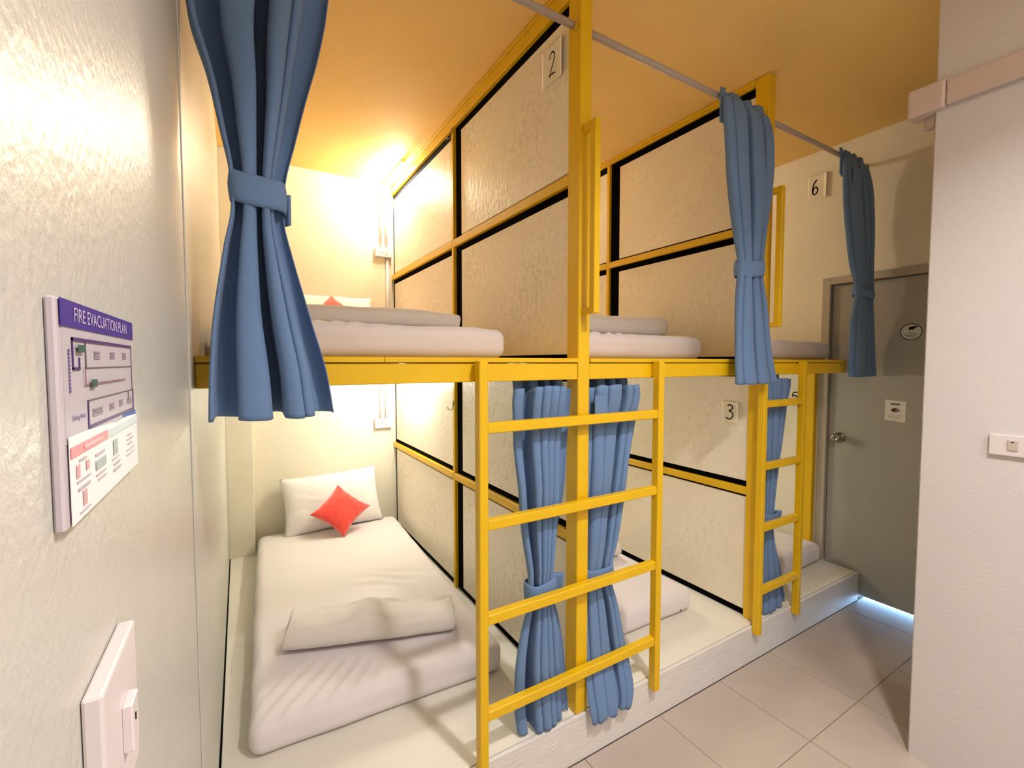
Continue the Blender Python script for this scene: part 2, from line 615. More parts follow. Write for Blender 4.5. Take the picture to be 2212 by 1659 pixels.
# ------------------------------------------------------------------ ladders
def ladder(x0, x1, sw, zb, label, dz):
    L = empty('bunk_ladder', ((x0 + x1) / 2, 1.222, zb), label, 'ladder', 'yellow bunk ladders')
    for a in (x0, x1 - sw):
        box('stile', (a, a + sw, 1.205, 1.2385 if True else 0, zb, 1.470), M['yellow'], L, bevel=0.0025)
    for z in (1.263, 0.962, 0.662, 0.352):
        box('rung', (x0 + sw - 0.001, x1 - sw + 0.001, 1.209, 1.2385, z - 0.0165 + dz, z + 0.0165 + dz), M['yellow'], L, bevel=0.003)
    for a in (x0, x1 - sw):
        box('bracket', (a + 0.003, a + sw - 0.003, 1.2388, 1.2498, 1.41, 1.455), M['yellow'], L)
    return L


ladder(0.611, 1.419, 0.030, 0.145, 'wide yellow four-rung bunk ladder standing in front of the first post', 0)
ladder(2.108, 2.488, 0.027, 0.145, 'narrow yellow four-rung bunk ladder at the last bay near the grey door', 0.003)

# ------------------------------------------------------------------ curtain rods
for (a, b, lab) in ((XL + 0.001, 1.021, 'white curtain rod over the first upper bed, left of the near post'),
                    (1.075, 2.151, 'white curtain rod over the middle upper bed between the two posts'),
                    (2.207, XD - 0.001, 'white curtain rod over the last upper bed near the far wall')):
    r = empty('curtain_rod', ((a + b) / 2, 1.281, 2.6), lab, 'curtain rod', 'upper curtain rods')
    bm = bmesh.new()
    tube(bm, [(a, 1.281, 2.628), (b, 1.281, 2.628)], 0.0125, 16)
    bm_obj('rod', bm, M['rod'], r, smooth=True)
    for x in (a, b - 0.004):
        bm = bmesh.new()
        tube(bm, [(x, 1.281, 2.628), (x + 0.004, 1.281, 2.628)], 0.019, 16)
        bm_obj('flange', bm, M['yellow'], r, smooth=False)


# ------------------------------------------------------------------ curtains
def fold_sheet(name, rows, lobes, m, parent, nz=110, nu=150, seed=0, shear=0.13, zbot=None, drift=0.02, th=0.0022, rag=0.003, flat=0.5):
    """rows: (z, xl, xr, yc, amp); lobes: (width, depth) front > 0, recess < 0"""
    rnd = random.Random(seed)
    tot = sum(w for w, d in lobes)
    bounds = [0.0]
    for w, d in lobes:
        bounds.append(bounds[-1] + w / tot)
    ph = [rnd.uniform(0, 100) for _ in bounds]
    z0, z1 = rows[0][0], rows[-1][0]
    bm = bmesh.new()
    grid = []
    for j in range(nz + 1):
        z = z0 + (z1 - z0) * j / nz
        xl, xr, yc, amp = interp(rows, z)
        bb = []
        for k, b in enumerate(bounds):
            if 0 < k < len(bounds) - 1:
                b = b + drift * noise.noise(Vector((ph[k], z * 1.6, 0)))
            bb.append(b)
        line = []
        for i in range(nu + 1):
            u = i / nu
            k = 0
            while k < len(lobes) - 1 and u > bb[k + 1]:
                k += 1
            t = (u - bb[k]) / max(1e-5, bb[k + 1] - bb[k])
            t = min(1, max(0, t))
            w, d = lobes[k]
            s = math.sin(PI * t)
            f = math.copysign(abs(s) ** flat, s)
            y = yc - amp * d * f + 0.35 * amp * noise.noise(Vector((u * 5 + seed, z * 2.2, 3)))
            x = xl + (xr - xl) * (u - shear * (bb[k + 1] - bb[k]) * math.sin(2 * PI * t) * min(1.0, abs(d)))
            zz = z
            if j == 0:
                zz += 0.35 * amp * d * f + 0.006 * noise.noise(Vector((u * 8, seed, 2)))
            if z < z1 + 0.052 and nz > 20:
                y -= 0.0022
            if j == nz:
                zz += rag * noise.noise(Vector((u * 9, seed, 5))) - (0.004 * d * f)
            x += 0.0025 * noise.noise(Vector((u * 3, z * 5, seed + 9)))
            line.append(bm.verts.new((x, y, zz)))
        grid.append(line)
    for j in range(nz):
        for i in range(nu):
            bm.faces.new((grid[j][i], grid[j + 1][i], grid[j + 1][i + 1], grid[j][i + 1]))
    o = bm_obj(name, bm, m, parent, smooth=True)
    md = o.modifiers.new('thickness', 'SOLIDIFY')
    md.thickness = th
    md.offset = 0
    return o


def tie_band(parent, cx, cy, rx, ry, z0, z1, tilt=0.0, tail=None):
    """z0..z1 height of the band at its centre; tilt raises the left side"""
    bm = bmesh.new()
    n = 56
    rings = []
    for j in range(7):
        v = j / 6
        bul = 0.0035 * math.sin(PI * v)
        ring = []
        for k in range(n):
            a = 2 * PI * k / n
            c, s = math.cos(a), math.sin(a)
            e = 0.75
            x = math.copysign(abs(c) ** e, c) * (rx + bul)
            y = math.copysign(abs(s) ** e, s) * (ry + bul)
            z = z0 + (z1 - z0) * v - tilt * x / rx + 0.004 * math.sin(2.3 * a + 1)
            ring.append(bm.verts.new((cx + x, cy + y, z)))
        rings.append(ring)
    for j in range(6):
        for k in range(n):
            bm.faces.new((rings[j][k], rings[j][(k + 1) % n], rings[j + 1][(k + 1) % n], rings[j + 1][k]))
    o = bm_obj('tieback', bm, M['cloth'], parent, smooth=True)
    md = o.modifiers.new('thickness', 'SOLIDIFY')
    md.thickness = 0.003
    if tail:
        tx0, tx1, tz0, tz1, ty = tail
        bm = bmesh.new()
        g = []
        for j in range(7):
            row = []
            for i in range(7):
                u, v = i / 6, j / 6
                row.append(bm.verts.new((tx0 + (tx1 - tx0) * u, ty + 0.008 * math.sin(3 * u + v) - 0.012 * u, tz0 + (tz1 - tz0) * v + 0.004 * u)))
            g.append(row)
        for j in range(6):
            for i in range(6):
                bm.faces.new((g[j][i], g[j][i + 1], g[j + 1][i + 1], g[j + 1][i]))
        t = bm_obj('tieback_end', bm, M['cloth'], o, smooth=True)
        md = t.modifiers.new('thickness', 'SOLIDIFY')
        md.thickness = 0.006
    return o


def curtain(label, base, group):
    return empty('curtain', base, label, 'curtain', group)


GU, GL = 'tied-back curtains on the upper rods', 'tied-back curtains under the deck'

# A: nearest, first upper bed
cA = curtain('large blue tied-back curtain hanging nearest the camera beside the left wall', (0.06, 1.2, 1.34), GU)
rowsA = [(2.648, -0.084, 0.240, 1.258, 0.008), (2.56, -0.083, 0.232, 1.240, 0.036), (2.30, -0.081, 0.200, 1.215, 0.060), (2.184, -0.073, 0.177, 1.208, 0.058), (2.082, -0.046, 0.150, 1.204, 0.050),
         (1.978, -0.025, 0.124, 1.202, 0.040), (1.889, -0.008, 0.102, 1.202, 0.030), (1.800, -0.008, 0.096, 1.200, 0.029), (1.715, -0.024, 0.112, 1.192, 0.036),
         (1.554, -0.046, 0.150, 1.176, 0.048), (1.445, -0.055, 0.178, 1.170, 0.052), (1.342, -0.058, 0.194, 1.168, 0.050)]
fold_sheet('cloth', rowsA, [(.05, .8), (.19, -.6), (.27, 1.0), (.10, -1.1), (.16, 1.05), (.10, .7), (.20, -.5)], M['cloth'], cA, nz=150, nu=230, seed=3, shear=0.19, drift=0.03, flat=0.5)
tie_band(cA, 0.046, 1.202, 0.056, 0.036, 1.812, 1.880, 0.008, tail=(0.094, 0.113, 1.785, 1.852, 1.215))

# B: middle upper bed, right end
cB = curtain('blue tied-back curtain hanging in front of the far post, over the middle bunk', (1.95, 1.22, 1.36), GU)
rowsB = [(2.600, 1.800, 2.135, 1.240, 0.012), (2.545, 1.790, 2.150, 1.232, 0.024), (2.44, 1.788, 2.152, 1.224, 0.030), (2.245, 1.800, 2.135, 1.218, 0.036),
         (2.031, 1.842, 2.085, 1.215, 0.036), (1.911, 1.874, 2.056, 1.209, 0.028), (1.852, 1.874, 2.056, 1.208, 0.028), (1.730, 1.862, 2.092, 1.208, 0.030),
         (1.553, 1.857, 2.128, 1.203, 0.026), (1.370, 1.860, 2.180, 1.198, 0.026)]
fold_sheet('cloth', rowsB, [(.14, .8), (.24, 1.1), (.12, -.5), (.26, .9), (.10, -.6), (.16, .5)], M['cloth'], cB, nz=130, nu=200, seed=11, shear=0.17)
fold_sheet('heading', [(2.648, 1.808, 2.128, 1.262, 0.006), (2.60, 1.800, 2.130, 1.256, 0.008), (2.50, 1.80, 2.13, 1.256, 0.01)],
           [(.1, 1), (.12, -1), (.2, 1), (.12, -.8), (.16, 1), (.1, -1), (.2, .8)], M['cloth'], cB, nz=12, nu=140, seed=21)
tie_band(cB, 1.966, 1.208, 0.091, 0.0335, 1.845, 1.915, -0.008)

# C: last upper bed
cC = curtain('blue tied-back curtain hanging at the far end in front of the grey door', (3.1, 1.22, 1.38), GU)
rowsC = [(2.600, 2.870, 3.150, 1.240, 0.012), (2.50, 2.845, 3.175, 1.232, 0.024), (2.40, 2.840, 3.185, 1.226, 0.030), (2.236, 2.850, 3.190, 1.219, 0.034),
         (2.022, 2.905, 3.180, 1.214, 0.034), (1.885, 2.975, 3.185, 1.210, 0.026), (1.840, 2.975, 3.185, 1.210, 0.026), (1.693, 2.925, 3.205, 1.206, 0.028),
         (1.55, 2.918, 3.218, 1.203, 0.030), (1.385, 2.905, 3.222, 1.200, 0.030)]
fold_sheet('cloth', rowsC, [(.12, .7), (.38, 1.0), (.10, -.7), (.16, .7), (.10, -.4), (.14, .6)], M['cloth'], cC, nz=130, nu=180, seed=17, shear=0.16)
fold_sheet('heading', [(2.648, 2.865, 3.14, 1.262, 0.006), (2.60, 2.86, 3.15, 1.256, 0.008), (2.50, 2.86, 3.16, 1.256, 0.01)],
           [(.1, 1), (.12, -1), (.2, 1), (.12, -.8), (.16, 1), (.1, -1), (.2, .8)], M['cloth'], cC, nz=12, nu=140, seed=25)
tie_band(cC, 3.082, 1.209, 0.103, 0.030, 1.835, 1.885, 0.006)
box('heading_flap', (2.885, 2.985, 1.196, 1.199, 2.440, 2.530), M['cloth'], cC)


def lower_heading(parent, xa, xb, seed):
    fold_sheet('heading', [(1.432, xa + .012, xb - .012, 1.325, 0.016), (1.395, xa + .01, xb - .01, 1.318, 0.022), (1.345, xa + .015, xb - .015, 1.312, 0.02)],
               [(.18, .4), (.12, -1), (.16, 1), (.12, -1), (.1, 1), (.14, -1), (.18, .7)], M['cloth'], parent, nz=12, nu=130, seed=seed)


# D: lower first bed, left of post
cD = curtain('blue tied-back curtain hanging under the deck just left of the near post', (0.9, 1.28, 0.18), GL)
rowsD = [(1.372, 0.773, 1.014, 1.276, 0.036), (1.33, 0.770, 1.012, 1.280, 0.034), (1.276, 0.775, 1.010, 1.286, 0.028), (1.177, 0.779, 1.000, 1.288, 0.030), (1.030, 0.798, 0.990, 1.288, 0.032),
         (0.881, 0.812, 0.968, 1.288, 0.034), (0.745, 0.834, 0.944, 1.286, 0.032), (0.712, 0.836, 0.942, 1.286, 0.028), (0.635, 0.836, 0.942, 1.286, 0.028),
         (0.548, 0.812, 0.968, 1.286, 0.032), (0.415, 0.786, 0.990, 1.284, 0.036), (0.278, 0.782, 1.000, 1.280, 0.036), (0.186, 0.790, 1.002, 1.276, 0.034)]
fold_sheet('cloth', rowsD, [(.16, .5), (.12, -.9), (.14, .9), (.14, 1.1), (.13, 1.0), (.14, .9), (.17, -.3)], M['cloth'], cD, nz=130, nu=210, seed=31, shear=0.17, rag=0.002)
lower_heading(cD, 0.785, 1.01, 33)
tie_band(cD, 0.888, 1.286, 0.057, 0.037, 0.640, 0.706, -0.008, tail=(0.925, 0.962, 0.650, 0.722, 1.262))

# E: lower middle bed, right of post
cE = curtain('blue tied-back curtain hanging under the deck just right of the near post', (1.2, 1.26, 0.16), GL)
rowsE = [(1.370, 1.082, 1.352, 1.276, 0.036), (1.33, 1.082, 1.358, 1.280, 0.034), (1.257, 1.082, 1.344, 1.284, 0.028), (1.097, 1.082, 1.308, 1.284, 0.030), (0.964, 1.080, 1.283, 1.284, 0.030),
         (0.778, 1.079, 1.244, 1.284, 0.030), (0.683, 1.079, 1.218, 1.284, 0.026), (0.622, 1.079, 1.218, 1.284, 0.026), (0.532, 1.079, 1.246, 1.282, 0.028),
         (0.381, 1.072, 1.275, 1.266, 0.026), (0.27, 1.062, 1.285, 1.236, 0.018), (0.205, 1.062, 1.283, 1.218, 0.014), (0.150, 1.068, 1.268, 1.212, 0.014)]
fold_sheet('cloth', rowsE, [(.14, .3), (.24, .8), (.26, 1.0), (.10, -.7), (.13, .8), (.13, .9), (.10, .3)], M['cloth'], cE, nz=130, nu=210, seed=41, shear=0.17, rag=0.016)
lower_heading(cE, 1.08, 1.335, 43)
box('heading_flap', (1.095, 1.155, 1.240, 1.243, 1.275, 1.345), M['cloth'], cE)
tie_band(cE, 1.148, 1.284, 0.072, 0.034, 0.628, 0.694, 0.004)

# F: lower last bed
cF = curtain('blue tied-back curtain hanging under the deck behind the narrow ladder', (2.35, 1.29, 0.18), GL)
rowsF = [(1.378, 2.262, 2.490, 1.288, 0.022), (1.33, 2.258, 2.488, 1.288, 0.024), (1.273, 2.256, 2.470, 1.288, 0.026), (1.062, 2.262, 2.436, 1.288, 0.028), (0.869, 2.265, 2.386, 1.288, 0.028),
         (0.696, 2.268, 2.362, 1.288, 0.024), (0.612, 2.268, 2.356, 1.288, 0.024), (0.50, 2.262, 2.390, 1.288, 0.026), (0.371, 2.256, 2.436, 1.286, 0.028), (0.186, 2.250, 2.470, 1.280, 0.026)]
fold_sheet('cloth', rowsF, [(.18, .8), (.16, 1.0), (.14, .9), (.10, -.5), (.18, .7), (.24, -.6)], M['cloth'], cF, nz=110, nu=180, seed=51, shear=0.16, rag=0.002)
lower_heading(cF, 2.262, 2.42, 53)
tie_band(cF, 2.312, 1.288, 0.050, 0.034, 0.625, 0.698, 0.002, tail=(2.352, 2.372, 0.64, 0.70, 1.27))


# ------------------------------------------------------------------ bedding
def soft_box(hx, hy, hz, r, nx, ny, nz, fn=None):
    """rounded box centred at origin, half sizes hx hy hz, as a bmesh"""
    def ticks(h, n):
        k = 4
        e = [-h + r * (i / k) for i in range(k)]
        mid = [-h + r + (2 * h - 2 * r) * i / n for i in range(n + 1)]
        return e + mid + [-v for v in e[::-1]]
    tx, ty, tz = ticks(hx, nx), ticks(hy, ny), ticks(hz, nz)
    bm = bmesh.new()
    cache = {}

    def V(x, y, z):
        k = (round(x, 6), round(y, 6), round(z, 6))
        if k in cache:
            return cache[k]
        q = Vector((max(-(hx - r), min(hx - r, x)), max(-(hy - r), min(hy - r, y)), max(-(hz - r), min(hz - r, z))))
        d = Vector((x, y, z)) - q
        # spread the ticks evenly round the corner
        n = d.normalized()
        co = q + n * r
        if fn:
            co = co + Vector(fn(co, n))
        cache[k] = bm.verts.new(co)
        return cache[k]

    def face(T1, T2, f):
        for i in range(len(T1) - 1):
            for j in range(len(T2) - 1):
                vs = [V(*f(T1[i], T2[j])), V(*f(T1[i + 1], T2[j])), V(*f(T1[i + 1], T2[j + 1])), V(*f(T1[i], T2[j + 1]))]
                if len(set(vs)) == 4:
                    try:
                        bm.faces.new(vs)
                    except ValueError:
                        pass
    face(tx, ty, lambda a, b: (a, b, hz))
    face(tx, ty, lambda a, b: (a, b, -hz))
    face(tx, tz, lambda a, b: (a, hy, b))
    face(tx, tz, lambda a, b: (a, -hy, b))
    face(ty, tz, lambda a, b: (hx, a, b))
    face(ty, tz, lambda a, b: (-hx, a, b))
    return bm


def place(bm, name, m, loc, rotz=0.0, rotx=0.0, roty=0.0, label=None, cat=None, group=None, parent=None):
    bmesh.ops.recalc_face_normals(bm, faces=bm.faces)
    me = bpy.data.meshes.new(name)
    bm.to_mesh(me)
    bm.free()
    me.materials.append(m)
    for p in me.polygons:
        p.use_smooth = True
    o = bpy.data.objects.new(name, me)
    COL.objects.link(o)
    o.location = loc
    o.rotation_euler = (rotx, roty, rotz)
    if parent:
        o.parent = parent
    tag(o, label, cat, group)
    return o


def mattress(x0, x1, y0, y1, zb, h, rot, label, seed, dirs=0.0, tagcol=None):
    hx, hy, hz = (x1 - x0) / 2, (y1 - y0) / 2, h / 2
    cx, cy = (x0 + x1) / 2, (y0 + y1) / 2

    def fn(c, n):
        d = 0.0
        # long drapes running diagonally from the corners and across the middle
        u, v = c.x / hx, c.y / hy
        if n.z > 0.3:
            a = noise.noise(Vector((c.x * 5 + seed, c.y * 2.2, seed)))
            d += 0.005 * a
            k = max(0, 1 - ((u + 0.55) ** 2 / 0.35 + (v + 0.92) ** 2 / 0.05))
            d += 0.006 * k * math.sin(95 * (c.x * 0.95 - c.y * 0.75) + 6 * a)
            k2 = max(0, 1 - ((u - 0.35) ** 2 / 0.28 + (v + 0.12) ** 2 / 0.03))
            d += 0.005 * k2 * math.sin(70 * (c.x * 0.55 + c.y * 0.9) + 7 * a)
            d -= 0.006 * max(0, abs(u) - 0.75) / 0.25
        side = 0.006 * noise.noise(Vector((c.x * 6, c.y * 6, c.z * 9 + seed)))
        return (n.x * side, n.y * side, n.z * d + (0.0 if n.z > -0.5 else 0.0))
    root = empty('mattress', (cx, cy, zb), label, 'mattress', 'single mattresses in the bunks', rotz=rot)
    bm = soft_box(hx, hy, hz, 0.042, 64, 110, 4, fn)
    o = place(bm, 'fitted_sheet', M['sheet'], (0, 0, hz + 0.0005), parent=root)
    if tagcol:
        b = bmesh.new()
        add_box(b, -0.003, 0.003, -0.004, 0.0, -0.012, 0.008)
        t = place(b, 'care_tag', M['dark'], (hx - 0.10, -hy + 0.002, hz * 0.55), parent=root)
    # elastic hem of the sheet low on the sides
    return root


BZ = 1.4795
mattress(0.035, 0.955, 1.60, 3.43, PT, 0.125, -0.045, 'white mattress on the plinth by the left wall, closest to the camera', 1.0)
mattress(1.135, 2.005, 1.490, 3.42, PT, 0.122, -0.01, 'white mattress on the plinth in the middle bay, seen through the ladder', 2.0, tagcol=True)
mattress(2.262, 3.1865, 1.425, 3.42, PT, 0.130, 0.0, 'white mattress on the plinth in the last bay beside the grey door', 3.0)
mattress(-0.045, 0.910, 1.530, 3.42, BZ, 0.116, -0.01, 'white mattress on the upper deck behind the large near curtain', 4.0)
mattress(1.115, 2.060, 1.495, 3.42, BZ, 0.116, 0.0, 'white mattress on the upper deck of the middle bay between the posts', 5.0)
mattress(2.262, 3.130, 1.385, 3.42, BZ, 0.110, 0.0, 'white mattress on the upper deck of the last bay by the door', 6.0)


def blanket(cx, cy, z, width, depth, height, rot, label, seed, lump=0.012):
    """a blanket folded over on itself; the layers show at its ends"""
    bm = bmesh.new()
    th = 0.012
    prof = []
    N = 150
    turns = 2.35
    for i in range(N):
        s = i / (N - 1)
        a = PI * 0.5 + 2 * PI * turns * s
        k = 1 - 0.78 * s
        c, si = math.cos(a), math.sin(a)
        e = 0.62
        y = math.copysign(abs(c) ** e, c) * (depth / 2) * (1 - 0.55 * s)
        zz = math.copysign(abs(si) ** e, si) * (height / 2 - th / 2) * k
        prof.append((y, zz + height / 2))
    nx = 70
    rows = []
    for j in range(nx + 1):
        u = j / nx
        x = -width / 2 + width * u
        row = []
        for (y, zz) in prof:
            f = zz / height
            dz = lump * f * (noise.noise(Vector((u * 3.4, seed, 0.3))) * 1.5 + 0.5 * noise.noise(Vector((u * 7, y * 9, seed))))
            dy = 0.010 * noise.noise(Vector((u * 3, zz * 9, seed + 4))) + 0.006 * math.sin(u * 5 + seed)
            dx = (0.010 * noise.noise(Vector((y * 14, zz * 20, seed + 7)))) * (1 if j in (0, nx) else 0.3)
            xe = x * (1 - 0.10 * max(0.0, f) * (1 if x < 0 else 0.2))
            row.append(bm.verts.new((xe + dx, y + dy, zz + dz)))
        rows.append(row)
    for j in range(nx):
        for i in range(N - 1):
            bm.faces.new((rows[j][i], rows[j][i + 1], rows[j + 1][i + 1], rows[j + 1][i]))
    o = place(bm, 'folded_blanket', M['fleece'], (cx, cy, z), rotz=rot, label=label, cat='blanket', group='folded fleece blankets on the beds')
    md = o.modifiers.new('thickness', 'SOLIDIFY')
    md.thickness = th
    md.offset = 0
    # stitched hem near the right end
    b = bmesh.new()
    for dx in (0.030, 0.042):
        pts = []
        for (y, zz) in prof[38:66]:
            pts.append((width / 2 - dx, y * 1.02 - 0.0045, zz))
        tube(b, pts, 0.0014, 5)
    hem = place(b, 'hem_stitch', M['fleece'], (0, 0, 0), parent=o)
    return o


blanket(0.460, 1.925, PT + 0.127, 0.690, 0.200, 0.142, -0.33, 'rolled white fleece blanket lying across the lower bed nearest the camera', 2.0, lump=0.040)
blanket(1.600, 2.045, PT + 0.124, 0.66, 0.18, 0.10, -0.05, 'rolled white fleece blanket on the middle lower bed, half hidden by the curtain', 5.0)
blanket(0.470, 1.90, BZ + 0.1165, 0.72, 0.19, 0.088, -0.02, 'rolled white fleece blanket on the first upper bed behind the near curtain', 8.0, lump=0.010)
blanket(1.690, 1.83, BZ + 0.1165, 0.74, 0.19, 0.118, 0.0, 'rolled white fleece blanket on the middle upper bed right of the near post', 11.0, lump=0.008)


def pillow(w, h, t, seed, pinch=0.10, n=34, e=2.2):
    bm = bmesh.new()
    for side in (1, -1):
        pass
    front, back = [], []
    for j in range(n + 1):
        rf, rb = [], []
        for i in range(n + 1):
            u = -1 + 2 * i / n
            v = -1 + 2 * j / n
            # sides bow inwards so the corners stand out
            x = u * w / 2 * (1 - pinch * (1 - v * v) * abs(u) ** 3)
            y = v * h / 2 * (1 - pinch * (1 - u * u) * abs(v) ** 3)
            k = max(0.0, (1 - abs(u) ** e)) ** 0.55 * max(0.0, (1 - abs(v) ** e)) ** 0.55
            wr = 1 + 0.10 * noise.noise(Vector((u * 2.2 + seed, v * 2.2, 0)))
            cr = 0.004 * noise.noise(Vector((u * 7, v * 7, seed))) * k
            edge = min(1 - abs(u), 1 - abs(v))
            pk = 0.0035 * math.sin(16 * math.atan2(v, u) + seed) * math.exp(-edge * 7)
            if i in (0, n) or j in (0, n):
                p = bm.verts.new((x, y, pk * 0.3))
                rf.append(p)
                rb.append(p)
            else:
                rf.append(bm.verts.new((x, y, t / 2 * k * wr + cr + pk)))
                rb.append(bm.verts.new((x, y, -t / 2 * k * wr + pk)))
        front.append(rf)
        back.append(rb)
    for j in range(n):
        for i in range(n):
            bm.faces.new((front[j][i], front[j][i + 1], front[j + 1][i + 1], front[j + 1][i]))
            bm.faces.new((back[j][i], back[j + 1][i], back[j + 1][i + 1], back[j][i + 1]))
    return bm


MT = PT + 0.126
# leaning pillows: local x along world x, local y up the slope, local z towards the camera
place(pillow(0.66, 0.40, 0.17, 1, pinch=0.06), 'pillow', M['pillow'], (0.550, 3.395, MT + 0.182), rotx=math.radians(68), roty=math.radians(-2), rotz=math.radians(1),
      label='white pillow propped against the back wall on the lower bed', cat='pillow', group='white pillows')
place(pillow(0.265, 0.265, 0.105, 4, pinch=0.13), 'cushion', M['red'], (0.566, 3.205, MT + 0.158), rotx=math.radians(58), rotz=0,
      label='bright red cushion stood on its corner against the lower pillow', cat='cushion', group='red cushions')
UT = BZ + 0.117
place(pillow(0.66, 0.40, 0.13, 7, pinch=0.06), 'pillow', M['pillow'], (0.520, 3.360, UT + 0.165), rotx=math.radians(62), rotz=math.radians(-1),
      label='white pillow propped on the first upper bed, below the socket', cat='pillow', group='white pillows')
place(pillow(0.265, 0.265, 0.105, 9, pinch=0.13), 'cushion', M['red'], (0.545, 3.215, UT + 0.165), rotx=math.radians(62), rotz=0,
      label='red cushion showing only its tip above the rolled blanket upstairs', cat='cushion', group='red cushions')
for o in list(COL.objects):
    if o.name.startswith('cushion'):
        o.rotation_mode = 'XYZ'
        # turn the square onto its corner inside its own plane
        o.data.transform(Matrix.Rotation(math.radians(45), 4, 'Z'))
        o.data.transform(Matrix.Diagonal((1.06, 0.98, 1, 1)))

# ------------------------------------------------------------------ wall sockets, conduits, tube lights, hooks
def socket(x0, x1, z0, z1, label):
    s = empty('wall_socket', ((x0 + x1) / 2, YB, z0), label, 'socket', 'white wall sockets')
    box('back_box', (x0, x1, YB - 0.034, YB - 0.0005, z0, z1), M['plastic'], s, bevel=0.003, seg=2)
    box('face_plate', (x0 + 0.004, x1 - 0.004, YB - 0.038, YB - 0.0345, z0 + 0.004, z1 - 0.004), M['plastic'], s, bevel=0.001)
    xm, zm = x0 + (x1 - x0) * 0.38, (z0 + z1) / 2
    P = Plane((0, YB - 0.038, 0), (1, 0, 0), (0, 0, 1))
    quads('pin_hole', P, [ell(xm - .009, zm + .009, .0025, .0035, 10), ell(xm - .009, zm - .009, .0025, .0035, 10), ell(xm + .004, zm, .003, .003, 10)], M['dark'], s)
    quads('switch_rocker', P, [R(xm + .026, xm + .046, zm - .016, zm + .016)], M['plastic_dim'], s, d=0.0005, th=0.002)


socket(0.893, 1.020, 2.262, 2.330, 'white double socket high on the back wall beside the upper bed')
socket(0.876, 1.004, 0.958, 1.028, 'white double socket on the back wall above the lower bed pillow')


def conduit(pts, label, r=0.0105):
    bm = bmesh.new()
    tube(bm, pts, r, 12)
    o = bm_obj('conduit', bm, M['plastic'], None, smooth=True)
    tag(o, label, 'conduit', 'white wiring conduits')
    return o


yc = YB - 0.0115
conduit([(0.943, yc, 2.331), (0.943, yc, 2.70), (0.943, yc, 2.76), (0.950, yc - 0.004, 2.79), (0.958, yc - 0.012, 2.80)], 'left white conduit rising from the upper socket')
conduit([(0.985, yc, 2.331), (0.985, yc, 2.815)], 'right white conduit rising from the upper socket')
conduit([(0.990, yc, 1.481), (0.990, yc, 2.260)], 'white conduit running down the back wall from the upper socket')
conduit([(0.928, yc, 1.030), (0.928, yc, 1.40)], 'left white conduit above the lower socket')
conduit([(0.968, yc, 1.030), (0.968, yc, 1.40)], 'right white conduit above the lower socket')


def tube_light(x, z, m, label, y=3.27):
    t = empty('tube_light', (x, y, z), label, 'lamp', 'small tube lights in the berths')
    box('batten', (x - 0.014, x + 0.014, y - 0.24, y + 0.235, z - 0.016, z), M['plastic'], t, bevel=0.002)
    bm = bmesh.new()
    tube(bm, [(x, y - 0.225, z - 0.026), (x, y + 0.22, z - 0.026)], 0.009, 12)
    bm_obj('tube', bm, m, t, smooth=True)


tube_light(0.975, ZC - 0.001, M['tube'], 'lit tube light under the ceiling at the head of the first upper bed')
tube_light(0.975, 1.401, M['tube_cool'], 'lit tube light under the deck above the lower bed nearest the camera', 3.0)
tube_light(2.105, ZC - 0.001, M['tube'], 'lit tube light under the ceiling in the middle upper berth')
tube_light(2.105, 1.401, M['tube_cool'], 'lit tube light under the deck in the middle lower berth', 3.0)


def hook(y, z, label):
    bm = bmesh.new()
    x = 1.0235
    pts = [(x, y, z + 0.035), (x - 0.002, y + 0.0, z + 0.005), (x - 0.005, y + 0.006, z - 0.006), (x - 0.011, y + 0.018, z - 0.009), (x - 0.017, y + 0.030, z - 0.003), (x - 0.020, y + 0.037, z + 0.008)]
    tube(bm, catmull(pts, 5), 0.0022, 8)
    add_box(bm, x - 0.001, x + 0.0015, y - 0.006, y + 0.006, z + 0.015, z + 0.045)
    o = bm_obj('coat_hook', bm, M['steel'], None, smooth=False)
    tag(o, label, 'hook', 'small metal hooks on the partition')


hook(2.346, 1.205, 'small metal hook on the upright above the lower bed nearest the camera')
hook(2.346, 2.700, 'small metal hook high on the upright near the ceiling')


# ------------------------------------------------------------------ handwritten number papers
DIG = {
    '2': [[(.18, .78), (.30, .93), (.55, .98), (.75, .86), (.74, .66), (.50, .40), (.18, .08), (.17, .05), (.45, .09), (.85, .04)]],
    '3': [[(.22, .90), (.45, 1.0), (.78, .90), (.72, .70), (.42, .58), (.72, .50), (.86, .28), (.66, .06), (.34, .0), (.06, .10)]],
    '5': [[(.86, .98), (.40, .97), (.30, .62), (.60, .66), (.84, .46), (.76, .16), (.46, .0), (.14, .08)]],
    '6': [[(.70, .97), (.38, .80), (.18, .48), (.18, .16), (.45, .0), (.76, .14), (.80, .36), (.55, .50), (.30, .40), (.19, .22)]],
}


